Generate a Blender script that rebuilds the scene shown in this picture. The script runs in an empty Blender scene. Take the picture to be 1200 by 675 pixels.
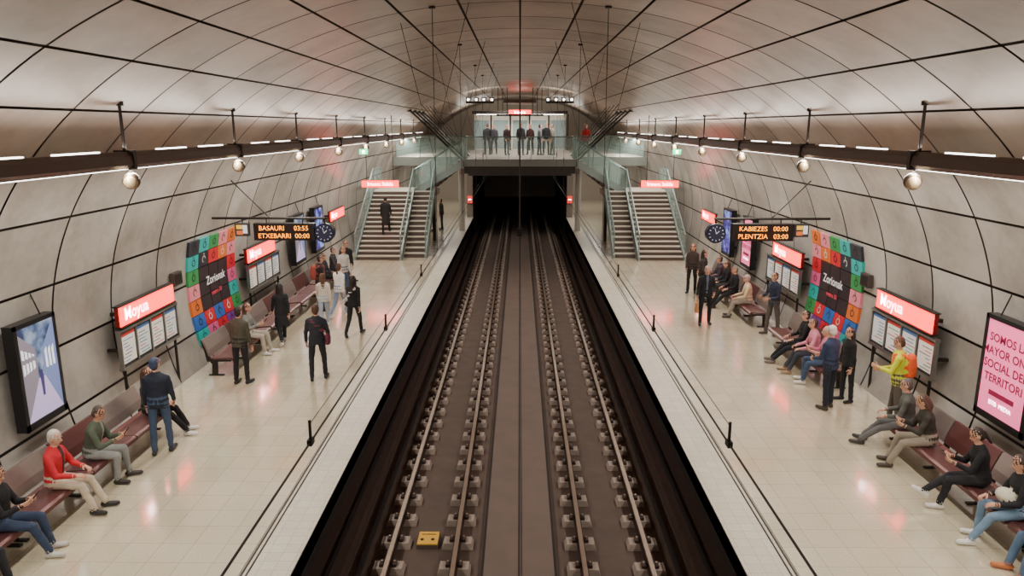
import bpy, math, random, bisect
from mathutils import Vector, Matrix, kdtree
random.seed(7)
rad=math.radians
# ------------------------------------------------------------ materials
def lin(c):
    r=[]
    for v in c[:3]:
        v=v/255.0
        r.append(v/12.92 if v<=0.04045 else ((v+0.055)/1.055)**2.4)
    return (r[0],r[1],r[2],1.0)
_m={}
def M(name,col,rough=0.5,metal=0.0,emit=0.0,noise=0.0,scale=6.0,bump=0.0,alpha=1.0,ecol=None):
    if name in _m: return _m[name]
    m=bpy.data.materials.new(name); m.use_nodes=True
    nt=m.node_tree; b=nt.nodes['Principled BSDF']; c=lin(col)
    b.inputs['Base Color'].default_value=c
    b.inputs['Roughness'].default_value=rough
    b.inputs['Metallic'].default_value=metal
    if emit>0:
        b.inputs['Emission Color'].default_value=lin(ecol or col)
        b.inputs['Emission Strength'].default_value=emit
    if alpha<1: b.inputs['Alpha'].default_value=alpha
    if noise>0 or bump>0:
        tc=nt.nodes.new('ShaderNodeTexCoord'); nz=nt.nodes.new('ShaderNodeTexNoise')
        nz.inputs['Scale'].default_value=scale; nz.inputs['Detail'].default_value=5
        nt.links.new(tc.outputs['Object'],nz.inputs['Vector'])
        if noise>0:
            mx=nt.nodes.new('ShaderNodeMix'); mx.data_type='RGBA'
            mx.inputs[6].default_value=tuple(v*(1-noise) for v in c[:3])+(1,)
            mx.inputs[7].default_value=tuple(min(1,v*(1+noise)) for v in c[:3])+(1,)
            nt.links.new(nz.outputs['Fac'],mx.inputs[0]); nt.links.new(mx.outputs[2],b.inputs['Base Color'])
        if bump>0:
            bp=nt.nodes.new('ShaderNodeBump'); bp.inputs['Strength'].default_value=bump; bp.inputs['Distance'].default_value=0.02
            nt.links.new(nz.outputs['Fac'],bp.inputs['Height']); nt.links.new(bp.outputs['Normal'],b.inputs['Normal'])
    _m[name]=m; return m
def concrete(name,col,dark,rough):
    m=bpy.data.materials.new(name); m.use_nodes=True
    nt=m.node_tree; b=nt.nodes['Principled BSDF']; N=nt.nodes.new; L=nt.links.new
    tc=N('ShaderNodeTexCoord'); n1=N('ShaderNodeTexNoise'); n1.inputs['Scale'].default_value=0.8; n1.inputs['Detail'].default_value=6; n1.inputs['Roughness'].default_value=0.5
    L(tc.outputs['Object'],n1.inputs['Vector'])
    n2=N('ShaderNodeTexNoise'); n2.inputs['Scale'].default_value=7; n2.inputs['Detail'].default_value=6; L(tc.outputs['Object'],n2.inputs['Vector'])
    ad=N('ShaderNodeMath'); ad.operation='MULTIPLY_ADD'; ad.inputs[1].default_value=.25; L(n2.outputs['Fac'],ad.inputs[0]); L(n1.outputs['Fac'],ad.inputs[2])
    cr=N('ShaderNodeValToRGB'); cr.color_ramp.elements[0].position=0.42; cr.color_ramp.elements[1].position=0.78
    cr.color_ramp.elements[0].color=lin(dark); cr.color_ramp.elements[1].color=lin(col)
    L(ad.outputs[0],cr.inputs['Fac']); L(cr.outputs['Color'],b.inputs['Base Color'])
    b.inputs['Roughness'].default_value=rough
    return m
def tiles(name,c1,c2,mort,size,msize,rough,coat=0.0):
    m=bpy.data.materials.new(name); m.use_nodes=True
    nt=m.node_tree; b=nt.nodes['Principled BSDF']; N=nt.nodes.new; L=nt.links.new
    tc=N('ShaderNodeTexCoord'); br=N('ShaderNodeTexBrick'); br.offset=0.0; br.squash=1.0
    br.inputs['Scale'].default_value=1.0; br.inputs['Brick Width'].default_value=size; br.inputs['Row Height'].default_value=size
    br.inputs['Mortar Size'].default_value=msize; br.inputs['Color1'].default_value=lin(c1); br.inputs['Color2'].default_value=lin(c2); br.inputs['Mortar'].default_value=lin(mort)
    L(tc.outputs['Object'],br.inputs['Vector'])
    n=N('ShaderNodeTexNoise'); n.inputs['Scale'].default_value=0.7; n.inputs['Detail'].default_value=6; L(tc.outputs['Object'],n.inputs['Vector'])
    n3=N('ShaderNodeTexNoise'); n3.inputs['Scale'].default_value=30; n3.inputs['Detail'].default_value=3; L(tc.outputs['Object'],n3.inputs['Vector'])
    av=N('ShaderNodeMath'); av.operation='ADD'; L(n.outputs['Fac'],av.inputs[0]); L(n3.outputs['Fac'],av.inputs[1])
    r2=N('ShaderNodeMapRange'); r2.inputs[1].default_value=.6; r2.inputs[2].default_value=1.4; r2.inputs[3].default_value=.76; r2.inputs[4].default_value=1.0; L(av.outputs[0],r2.inputs[0])
    mx=N('ShaderNodeMix'); mx.data_type='RGBA'; mx.blend_type='MULTIPLY'; mx.inputs[0].default_value=1.0
    L(br.outputs['Color'],mx.inputs[6]); L(r2.outputs[0],mx.inputs[7]); L(mx.outputs[2],b.inputs['Base Color'])
    mr=N('ShaderNodeMapRange'); mr.inputs[3].default_value=rough*0.7; mr.inputs[4].default_value=rough*1.3
    L(n.outputs['Fac'],mr.inputs[0]); L(mr.outputs[0],b.inputs['Roughness'])
    if coat>0:
        b.inputs['Coat Weight'].default_value=coat; b.inputs['Coat Roughness'].default_value=.11; b.inputs['Coat IOR'].default_value=2.5
    return m
# ------------------------------------------------------------ mesh builder
class B:
    def __init__(s): s.v=[];s.f=[];s.m=[];s.mats=[]
    def mi(s,m):
        if m not in s.mats: s.mats.append(m)
        return s.mats.index(m)
    def add(s,vs,fs,m):
        o=len(s.v); s.v+= [tuple(p) for p in vs]; i=s.mi(m)
        for f in fs: s.f.append(tuple(o+k for k in f)); s.m.append(i)
    def box(s,x,y,z,m):
        x0,x1=sorted(x);y0,y1=sorted(y);z0,z1=sorted(z)
        vs=[(a,b,c) for c in(z0,z1) for b in(y0,y1) for a in(x0,x1)]
        s.add(vs,[(0,2,3,1),(4,5,7,6),(0,1,5,4),(1,3,7,5),(3,2,6,7),(2,0,4,6)],m)
    def cyl(s,p0,p1,r0,m,r1=None,n=10):
        r1=r0 if r1 is None else r1
        p0=Vector(p0);p1=Vector(p1);d=(p1-p0).normalized()
        u=d.cross(Vector((0,0,1)))
        if u.length<1e-3:u=Vector((1,0,0))
        u.normalize();w=d.cross(u)
        vs=[]
        for p,r in((p0,r0),(p1,r1)):
            for k in range(n):
                a=2*math.pi*k/n; vs.append(p+u*r*math.cos(a)+w*r*math.sin(a))
        fs=[(k,(k+1)%n,n+(k+1)%n,n+k) for k in range(n)]+[tuple(range(n-1,-1,-1)),tuple(range(n,2*n))]
        s.add(vs,fs,m)
    def ell(s,c,r,m,nu=14,nv=8,R=None):
        c=Vector(c);vs=[];fs=[]
        for j in range(nv+1):
            ph=math.pi*j/nv
            for i in range(nu):
                a=2*math.pi*i/nu
                p=Vector((r[0]*math.sin(ph)*math.cos(a),r[1]*math.sin(ph)*math.sin(a),r[2]*math.cos(ph)))
                if R: p=R@p
                vs.append(c+p)
        for j in range(nv):
            for i in range(nu): fs.append((j*nu+i,(j+1)*nu+i,(j+1)*nu+(i+1)%nu,j*nu+(i+1)%nu))
        s.add(vs,fs,m)
    def extr(s,prof,y0,y1,m,side=1):
        n=len(prof); vs=[(side*x,y0,z) for x,z in prof]+[(side*x,y1,z) for x,z in prof]
        s.add(vs,[(k,(k+1)%n,n+(k+1)%n,n+k) for k in range(n)]+[tuple(range(n-1,-1,-1)),tuple(range(n,2*n))],m)
    def text(s,body,size,org,xd,yd,m,align='CENTER',bold=0.0):
        cu=bpy.data.curves.new('t','FONT'); cu.body=body; cu.size=size; cu.align_x=align; cu.align_y='CENTER'; cu.offset=bold; cu.resolution_u=3
        ob=bpy.data.objects.new('t',cu); bpy.context.collection.objects.link(ob)
        dg=bpy.context.evaluated_depsgraph_get(); me=bpy.data.meshes.new_from_object(ob.evaluated_get(dg))
        org=Vector(org);xd=Vector(xd);yd=Vector(yd)
        vs=[org+xd*v.co.x+yd*v.co.y for v in me.vertices]; fs=[tuple(p.vertices) for p in me.polygons]
        s.add(vs,fs,m)
        bpy.data.objects.remove(ob); bpy.data.meshes.remove(me)
    def build(s,name,smooth=False):
        me=bpy.data.meshes.new(name); me.from_pydata(s.v,[],s.f)
        for m in s.mats: me.materials.append(m)
        me.polygons.foreach_set('material_index',s.m)
        if smooth: me.polygons.foreach_set('use_smooth',[True]*len(s.f))
        me.update(); ob=bpy.data.objects.new(name,me); bpy.context.collection.objects.link(ob); return ob
# palette
steel=M('brushed_steel',(150,148,145),0.35,0.9,noise=.1,scale=20)
dsteel=M('dark_steel',(52,46,43),0.45,0.6)
beamb=M('beam_brown',(80,62,54),0.45,0.4)
black=M('black_plastic',(18,18,20),0.35)
white_e=M('lamp_white',(255,250,240),0.5,emit=7)
red_e=M('sign_red',(225,8,6),0.3,emit=6.5,ecol=(255,0,0))
red_f=M('sign_red_far',(225,8,6),0.3,emit=2.0,ecol=(255,4,3))
red_s=M('sign_housing',(120,14,14),0.4)
wtext=M('sign_text_white',(255,255,255),0.5,emit=7)
amber=M('led_amber',(255,150,30),0.5,emit=3.2)
glass=M('teal_glass',(170,198,192),0.06,alpha=0.22)
teal=M('teal_metal',(128,150,147),0.35,0.5)
LEN0,LEN1=-8.0,60.0
# ------------------------------------------------------------ vault
A_,B_,C_,NN=7.95,6.0,1.8,2.1
def wall_x(h):
    if h<C_: return A_-0.35*((C_-h)/C_)**2
    t=min(1,(h-C_)/B_); return A_*(1-t**NN)**(1/NN)
pts=[]
for i in range(30): 
    h=C_*i/30; pts.append((wall_x(h),h))
for i in range(241):
    t=math.pi/2*i/240; pts.append((A_*max(0,math.cos(t))**(2/NN),C_+B_*math.sin(t)**(2/NN)))
acc=[0]
for i in range(1,len(pts)): acc.append(acc[-1]+math.dist(pts[i],pts[i-1]))
TOT=acc[-1]
def prof(s_,off=0.0):
    s_=max(0,min(TOT,s_))
    k=min(len(acc)-1,max(1,bisect.bisect_left(acc,s_)))
    t=(s_-acc[k-1])/(acc[k]-acc[k-1]+1e-9)
    x=pts[k-1][0]*(1-t)+pts[k][0]*t; z=pts[k-1][1]*(1-t)+pts[k][1]*t
    dx=pts[k][0]-pts[k-1][0]; dz=pts[k][1]-pts[k-1][1]; l=math.hypot(dx,dz)+1e-9
    return (x-dz/l*off,z+dx/l*off)
def s_of_h(h):
    for i in range(len(pts)):
        if pts[i][1]>=h: return acc[i]
    return TOT
def vz(x): return next(p[1] for p in pts[30:] if p[0]<=x)
joints=[0,s_of_h(0.75),s_of_h(1.9),s_of_h(3.05),s_of_h(4.2)]
rest=8; j0=joints[-1]
for i in range(1,rest+1): joints.append(j0+(TOT-j0)*i/rest)
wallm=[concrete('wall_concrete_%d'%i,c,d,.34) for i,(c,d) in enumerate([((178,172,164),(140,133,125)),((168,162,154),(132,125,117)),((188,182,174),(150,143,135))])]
vaultm=[concrete('vault_concrete_dim_%d'%i,c,d,.34) for i,(c,d) in enumerate([((150,134,121),(122,108,96)),((141,126,113),(114,100,89)),((159,143,130),(131,117,105))])]  # browner than the walls: dim uplighting above the troughs put into the colour
joint_m=M('joint_dark',(50,39,33),0.8)
RING=1.8
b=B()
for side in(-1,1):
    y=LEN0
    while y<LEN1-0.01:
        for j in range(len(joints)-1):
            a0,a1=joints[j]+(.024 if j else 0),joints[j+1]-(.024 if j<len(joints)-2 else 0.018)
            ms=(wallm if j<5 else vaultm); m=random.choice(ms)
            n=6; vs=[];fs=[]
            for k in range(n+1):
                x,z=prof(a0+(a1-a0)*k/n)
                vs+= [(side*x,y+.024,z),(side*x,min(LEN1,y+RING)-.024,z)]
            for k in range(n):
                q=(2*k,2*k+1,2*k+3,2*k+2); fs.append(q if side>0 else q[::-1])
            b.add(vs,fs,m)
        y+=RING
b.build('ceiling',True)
b=B()
for side in(-1,1):
    vs=[];fs=[];n=60
    for k in range(n+1):
        x,z=prof(TOT*k/n,-.05); vs+=[(side*x,LEN0,z),(side*x,LEN1,z)]
    for k in range(n): fs.append((2*k,2*k+1,2*k+3,2*k+2))
    b.add(vs,fs,joint_m)
b.build('wall_vault_shell',True)
def endwall(name,y,m):
    b=B();n=40
    for k in range(n):
        for side in(-1,1):
            x0,z0=prof(TOT*k/n,-.05);x1,z1=prof(TOT*(k+1)/n,-.05)
            b.add([(0,y,z0),(side*x0,y,z0),(side*x1,y,z1),(0,y,z1)],[(0,1,2,3)],m)
    return b.build(name)
endm=M('end_wall_paint',(190,178,162),0.6,noise=.08,scale=1.5)
endwall('wall_back',LEN1+.02,endm)
endwall('wall_front',LEN0-.02,endm)
# ------------------------------------------------------------ platforms
floor_m=tiles('floor_terrazzo',(238,226,196),(229,216,185),(196,182,154),0.45,0.005,0.22,coat=1.0)
edge_m=tiles('floor_edge_tile',(232,224,204),(222,213,193),(190,180,162),0.2,0.004,0.4)
groove=M('groove_dark',(70,62,56),0.6)
pitm=M('pit_brown',(66,46,40),0.75,noise=.3,scale=3,bump=.3)
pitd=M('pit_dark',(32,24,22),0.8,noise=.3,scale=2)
b=B()
for s in(-1,1):
    b.box((s*3.62,s*8.1),(LEN0,LEN1),(-.3,0),floor_m)
    b.box((s*2.95,s*3.5),(LEN0,LEN1),(-.28,0.0),edge_m)
    b.box((s*3.5,s*3.62),(LEN0,LEN1),(-.3,-.012),edge_m)
    b.box((s*3.515,s*3.53),(LEN0,LEN1),(-.3,0.002),groove)
    b.box((s*3.58,s*3.6),(LEN0,LEN1),(-.3,0.002),groove)
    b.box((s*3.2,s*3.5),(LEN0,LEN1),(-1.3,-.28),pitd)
    b.box((s*2.95,s*2.97),(LEN0,LEN1),(-.28,-.02),groove)
b.build('floor')
# track bed
bedm=M('trackbed_brown',(86,69,61),0.8,noise=.35,scale=2.5,bump=.5)
slabm=M('track_slab',(108,92,84),0.7,noise=.2,scale=2,bump=.2)
blockm=M('sleeper_block',(154,139,129),0.8,noise=.25,scale=8,bump=.4)
railm=M('rail_steel',(186,164,148),0.28,0.7,noise=.15,scale=6)
rails_=M('rail_side_rust',(58,40,33),0.7)
LT=80
b=B()
b.box((-3.3,3.3),(LEN0,LT),(-1.5,-1.27),bedm)
b.box((-.56,.56),(LEN0,LT),(-1.27,-1.2),slabm)
b.box((-.012,.012),(LEN0,LT),(-1.2,-1.195),pitd); b.box((.03,.05),(LEN0,LT),(-1.2,-1.19),pitm)
for s in(-1,1):
    b.box((s*2.72,s*3.2),(LEN0,LT),(-1.27,-1.0),pitm); b.box((s*2.86,s*2.92),(LEN0,LT),(-1.0,-.94),pitd)
    b.box((s*2.5,s*2.54),(LEN0,LT),(-1.27,-1.16),pitd)
    b.box((s*.56,s*.6),(LEN0,LT),(-1.27,-1.21),pitd)
b.build('trackbed')
for s in(-1,1):
    b=B()
    for xr in(1.03,2.08):
        x=s*xr
        b.box((x-.035,x+.035),(LEN0,LT),(-1.09,-1.05),railm)
        b.box((x-.012,x+.012),(LEN0,LT),(-1.15,-1.09),rails_)
        b.box((x-.065,x+.065),(LEN0,LT),(-1.17,-1.15),rails_)
        y=LEN0+.3
        while y<58:
            vs=[];
            for z,e in((-1.27,0),(-1.17,.03)):
                vs+=[(x-.26+e,y-.14+e,z),(x+.26-e,y-.14+e,z),(x+.26-e,y+.14-e,z),(x-.26+e,y+.14-e,z)]
            b.add(vs,[(0,1,5,4),(1,2,6,5),(2,3,7,6),(3,0,4,7),(4,5,6,7)],blockm)
            for dx in(-.1,.1): b.box((x+dx-.035,x+dx+.035),(y-.07,y+.07),(-1.17,-1.12),rails_); b.cyl((x+dx,y,-1.12),(x+dx,y,-1.09),.018,railm,n=6)
            y+=0.72
    b.build('railway_track')
b=B()
yel=M('yellow_plate',(224,170,50),0.5,noise=.15,scale=20)
b.box((-1.72,-1.36),(10.9,11.3),(-1.27,-1.2),M('box_grey',(90,80,72),.7)); b.box((-1.71,-1.37),(10.91,11.29),(-1.2,-1.18),yel)
for dx in(-1.64,-1.46): b.cyl((dx,11.05,-1.18),(dx,11.05,-1.17),.03,dsteel)
b.box((-1.66,-1.42),(11.2,11.215),(-1.18,-1.175),dsteel)
b.build('track_signal_box')
# ------------------------------------------------------------ overhead wire + rods
cable=M('cable_dark',(34,29,28),0.5,0.4)
for s in(-1,1):
    b=B(); x=s*1.55
    b.cyl((x,LEN0,3.36),(x,46,3.36),.009,cable,n=6)
    for y in(5.0,8.1,11.2):
        b.cyl((x,y,3.36),(x,y,3.53),.012,cable,n=6); b.box((x-.018,x+.018),(y-.04,y+.04),(3.34,3.385),cable)
    b.cyl((x,5.0,3.5),(x,46,3.5),.003,cable,n=5)
    for y in(13.5,19.5,26.,31.):
        z_=vz(1.55)
        b.cyl((x,y,3.36),(x,y,z_),.006,cable,n=6); b.cyl((x,y,z_-.04),(x,y,z_),.06,cable,n=10)
        b.cyl((x,y,4.4),(x,y,4.56),.02,M('insulator',(90,56,45),.4),n=8)
        b.cyl((x,y,5.4),(s*.9,y,vz(.9)),.005,cable,n=6); b.cyl((x,y,5.0),(s*2.3,y+1.2,vz(2.3)),.005,cable,n=6)
    b.build('overhead_wire')
b=B(); b.cyl((0,12.5,3.9),(0,12.5,7.79),.013,cable,n=8); b.cyl((0,12.5,7.75),(0,12.5,7.79),.08,cable); b.box((-.04,.04),(12.42,12.58),(3.8,3.92),cable)
b.build('hanging_rod')
# ------------------------------------------------------------ light troughs
SP=4.3
for s in(-1,1):
    b=B(); x=s*5.9
    prf=[(5.76,5.09),(5.84,5.03),(5.98,5.03),(6.06,5.09),(6.04,5.22),(5.96,5.28),(5.84,5.28),(5.78,5.22)]
    b.extr(prf,0.5,44,beamb,s)
    b.box((s*5.885,s*5.935),(0.5,44),(5.015,5.032),white_e)
    ys=[]
    yy=10.95-SP*2
    while yy<44: ys.append(yy); yy+=SP
    z_=vz(5.9)
    for yy in ys:
        b.cyl((x,yy,5.22),(x,yy,z_+.02),.024,dsteel,n=8); b.cyl((x,yy,z_-.03),(x,yy,z_+.03),.06,dsteel,n=8)
        b.box((x-.15,x+.15),(yy-.04,yy+.04),(5.02,5.3),dsteel)
        for o in(1.0,2.6): b.box((x-.03,x+.03),(yy+o,yy+o+1.0),(5.28,5.3),white_e)
        b.cyl((x,yy+.1,5.02),(x,yy+.1,4.95),.02,dsteel,n=8)
        b.ell((x,yy+.1,4.84),(.13,.13,.13),M('speaker_globe',(88,74,62),.35,.4),20,12)
        b.ell((x-s*.02,yy+.04,4.82),(.105,.105,.105),M('speaker_grill',(150,130,100),.45,.2),20,12)
    b.build('lighting_trough')
def area(name,loc,rot,sx,sy,power,col=(1,.94,.84)):
    l=bpy.data.lights.new(name,'AREA'); l.shape='RECTANGLE'; l.size=sx; l.size_y=sy; l.energy=power; l.color=col
    o=bpy.data.objects.new(name,l); o.location=loc; o.rotation_euler=rot; bpy.context.collection.objects.link(o); return o
for s in(-1,1):
    for k in range(5):
        y=-3+k*9.4+4.7
        area('fluorescent_lamp',(s*5.9,y,5.0),(0,0,0),.1,9.3,330)
        area('fluorescent_lamp',(s*5.9,y,5.34),(math.pi,rad(-32)*s,0),.1,9.3,70,(1,.9,.8))
# ------------------------------------------------------------ wall signs
def wallsign(s,y0,y1):
    b=B(); X=7.7
    b.box((s*X,s*(X-.08)),(y0,y1),(1.9,2.28),red_s)
    b.box((s*(X-.08),s*(X-.1)),(y0+.01,y1-.01),(1.905,2.275),red_e)
    b.box((s*(X+.02),s*(X-.12)),(y0-.02,y1+.02),(1.87,1.895),dsteel)
    b.box((s*(X+.02),s*(X-.12)),(y0-.02,y1+.02),(2.285,2.305),dsteel)
    for y in(y0+.3,y1-.3): b.box((s*X,s*7.95),(y-.03,y+.03),(2.05,2.12),dsteel)
    b.text('Moyua',.34,(s*(X-.105),y0+.62 if s<0 else y1-.62,2.1),(0,-s,0),(0,0,1),wtext,bold=.004)
    b.build('station_name_sign')
paper=[M('paper_a',(225,222,214),.6,emit=.2,noise=.08,scale=9),M('paper_b',(214,218,216),.6,emit=.15,noise=.1,scale=9)]
maplines=[M('map_l%d'%i,c,.6) for i,c in enumerate([(200,60,50),(70,110,170),(90,95,100),(60,140,110)])]
def mapboard(s,y0,y1):
    b=B(); X=7.62
    n=4; w=(y1-y0)/n
    b.box((s*X,s*(X+.06)),(y0,y1),(1.08,1.82),dsteel)
    for z in(1.08,1.82): b.box((s*(X-.04),s*(X+.06)),(y0-.03,y1+.03),(z-.025,z+.025),steel)
    for k in range(n+1): b.box((s*(X-.03),s*(X+.05)),(y0+w*k-.02,y0+w*k+.02),(1.08,1.82),steel)
    for k in range(n):
        a,c=y0+w*k+.05,y0+w*(k+1)-.05
        b.box((s*(X-.008),s*X),(a,c),(1.16,1.76),paper[k%2])
        b.box((s*(X-.012),s*X),(a,c),(1.7,1.76),maplines[0] if k%2==0 else maplines[1])
        for r in range(7):
            z=1.2+r*.068; y_a=a+random.uniform(.02,.1)
            b.box((s*(X-.012),s*X),(y_a,min(c,y_a+random.uniform(.12,.4))),(z,z+.014),random.choice(maplines))
    for y in(y0+.1,y1-.1):
        b.box((s*(X+.05),s*7.93),(y-.03,y+.03),(1.4,1.46),dsteel); b.cyl((s*(X+.03),y,0),(s*(X+.03),y,1.08),.03,dsteel)
    b.build('information_board')
def mural(s,y0,y1):
    b=B(); cols=[(40,176,172),(214,40,52),(228,112,36),(120,60,146),(54,150,80),(222,96,146),(40,44,56),(50,106,186),(150,150,152),(240,140,155),(214,40,52),(40,176,172)]
    ms=[M('tile_%d'%i,c,.35,noise=.05) for i,c in enumerate(cols)]; ic=M('tile_icon',(230,225,215),.5); icd=M('tile_icon_dark',(30,28,34),.5)
    dk=M('tile_center',(46,34,42),.35,noise=.3,scale=4)
    nc,nr=5,7; w=(y1-y0)/nc; sa,sb=s_of_h(.42),s_of_h(2.98); hs=(sb-sa)/nr
    def P(y,t,o=.06):
        x,z=prof(t,o); return Vector((s*x,y,z))
    for c in range(nc):
        for r in range(nr):
            a,e=y0+w*c+.012,y0+w*(c+1)-.012; t0,t1=sa+hs*r+.012,sa+hs*(r+1)-.012
            cen=(1<=c<=3 and 2<=r<=4)
            m=dk if cen else ms[(c*5+r*7+(c*r)%3)%len(ms)]
            f=(0,1,2,3) if s<0 else (3,2,1,0)
            b.add([P(a,t0),P(e,t0),P(e,t1),P(a,t1),P(a,t0,.0),P(e,t0,0),P(e,t1,0),P(a,t1,0)],[f,(0,1,5,4),(1,2,6,5),(2,3,7,6),(3,0,4,7)],m)
            if not cen:
                yc,tc=(a+e)/2,(t0+t1)/2; n=10; vs=[];R1,R2=.1,.07
                for k in range(n):
                    q=2*math.pi*k/n
                    vs+=[P(yc+R1*math.cos(q),tc+R1*math.sin(q)*.9,.068),P(yc+R2*math.cos(q),tc+R2*math.sin(q)*.9,.068)]
                b.add(vs,[(2*k,2*((k+1)%n),2*((k+1)%n)+1,2*k+1) for k in range(n if (c+r)%3 else 7)],ic if (c*r)%2 else icd)
                b.add([P(yc-.015,tc+.1,.067),P(yc+.015,tc+.1,.067),P(yc+.015,tc+.16,.067),P(yc-.015,tc+.16,.067)],[(0,1,2,3)],ic if (c*r)%2 else icd)
    b.text('Zorionak',.3,(s*7.84,(y0+y1)/2,1.85),(0,-s,0),(0,0,1),M('tile_textw',(235,230,230),.5,emit=.3),bold=.004)
    b.text('metro 30',.16,(s*7.84,(y0+y1)/2,1.5),(0,-s,0),(0,0,1),M('tile_text',(215,60,75),.5,emit=.6),bold=.003)
    b.build('wall_mural')
def screenmat(name,c1,c2,c3,strength,scale):
    m=bpy.data.materials.new(name); m.use_nodes=True; nt=m.node_tree; b_=nt.nodes['Principled BSDF']
    tc=nt.nodes.new('ShaderNodeTexCoord'); nz=nt.nodes.new('ShaderNodeTexNoise'); nz.inputs['Scale'].default_value=scale; nz.inputs['Detail'].default_value=5
    cr=nt.nodes.new('ShaderNodeValToRGB'); e=cr.color_ramp.elements; e[0].position=.38; e[0].color=lin(c1); e[1].position=.62; e[1].color=lin(c3); q=e.new(.5); q.color=lin(c2)
    nt.links.new(tc.outputs['Object'],nz.inputs['Vector']); nt.links.new(nz.outputs['Fac'],cr.inputs['Fac'])
    nt.links.new(cr.outputs['Color'],b_.inputs['Emission Color']); b_.inputs['Emission Strength'].default_value=strength; b_.inputs['Base Color'].default_value=(.02,.02,.02,1); b_.inputs['Roughness'].default_value=.15
    return m
scr_b=screenmat('screen_street',(60,72,104),(120,140,178),(185,195,215),.9,3.5)
scr_v=screenmat('screen_violet',(30,40,110),(90,70,190),(150,190,235),1.0,3)
pink=M('screen_pink',(245,110,155),.2,emit=1.1)
def adscreen(s,y0,y1,z0=1.0,z1=2.7,kind=0):
    b=B(); X=7.62
    b.box((s*X,s*(X+.16)),(y0,y1),(z0,z1),black)
    f=.07
    for (ya,yb,za,zb) in((y0,y1,z1-f,z1),(y0,y1,z0,z0+f*1.6),(y0,y0+f,z0,z1),(y1-f,y1,z0,z1)):
        b.box((s*(X-.02),s*X),(ya,yb),(za,zb),black)
    b.box((s*(X-.006),s*X),(y0+f,y1-f),(z0+f*1.6,z1-f),[scr_b,pink,scr_v][kind])
    xf=X-.012; yc=(y0+y1)/2
    if kind==0:
        wt=M('screen_w',(225,230,235),.3,emit=.9); sk=M('screen_fig',(60,50,110),.3,emit=.5); pv=M('screen_pave',(176,160,200),.3,emit=.9); bd=M('screen_bld',(120,112,124),.3,emit=.8)
        ya,yb=y0+f,y1-f; zb_=z0+.12
        def q(p): b.add([(s*xf,ya+(yb-ya)*u,zb_+(z1-f-zb_)*v) for u,v in p[:-1]],[tuple(range(len(p)-1))],p[-1])
        q([(0,0),(1,0),(.6,.42),(.42,.42),pv]); q([(0,.0),(.42,.42),(.42,.75),(0,.95),bd]); q([(1,.0),(.6,.42),(.6,.7),(1,1),M('screen_bl',(104,116,160),.3,emit=.9)])
        xf-=.003
        for u in(.04,.13,.22,.31): q([(u,.50+u*.1),(u+.06,.52+u*.1),(u+.06,.62),(u,.63),wt]); q([(u,.68),(u+.06,.67),(u+.06,.78-u*.3),(u,.80-u*.3),wt])
        for u in(.66,.76,.86): q([(u,.5),(u+.06,.49),(u+.06,.72),(u,.68),wt])
        q([(.47,.22),(.53,.22),(.55,.42),(.52,.5),(.48,.5),(.45,.42),sk])
    if kind==1:
        dr=M('ad_text',(150,25,70),.4,emit=.25)
        for k,t in enumerate(['SOMOS LA','MAYOR OND','SOCIAL DEL','TERRITORI']):
            b.text(t,.19,(s*xf,yc,z1-.35-k*.22),(0,-s,0),(0,0,1),dr,bold=.004)
        b.text('EITB  MEDIA',.1,(s*xf,yc,z0+.3),(0,-s,0),(0,0,1),wtext); b.box((s*xf,s*X),(yc-.3,yc+.3),(z0+.42,z0+.5),dr)
    for z in(z0+.3,z1-.3): b.box((s*(X+.16),s*7.93),(yc-.2,yc+.2),(z-.04,z+.04),dsteel)
    b.cyl((s*(X+.08),y1-.2,z1),(s*(X+.2),y1-.2,z1+.35),.012,black)
    b.build('advertising_screen')
wallsign(-1,13.26,15.46); wallsign(-1,19.9,22.2); wallsign(-1,29,31.3)
wallsign(1,12.95,15.1); wallsign(1,19.4,21.6); wallsign(1,28.3,30.3)
mapboard(-1,13.2,15.5); mapboard(-1,19.9,22.5); mapboard(1,12.8,15.2); mapboard(1,19.4,22.0)
mural(-1,16.8,19.7); mural(1,16.4,19.3)
adscreen(-1,10.4,11.4,kind=0); adscreen(1,10.3,11.5,kind=1)
adscreen(-1,24.2,25.4,kind=0); adscreen(-1,26.7,27.9,kind=2); adscreen(1,23.6,24.7,kind=1); adscreen(1,26,27.1,kind=2)
for s in(-1,1):
    b=B(); b.box((s*7.8,s*7.9),(15.95,16.35),(2.1,2.4),M('box_brown',(70,60,55),.5)); b.box((s*7.79,s*7.8),(15.99,16.31),(2.14,2.36),dsteel); b.build('loudspeaker')
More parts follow.
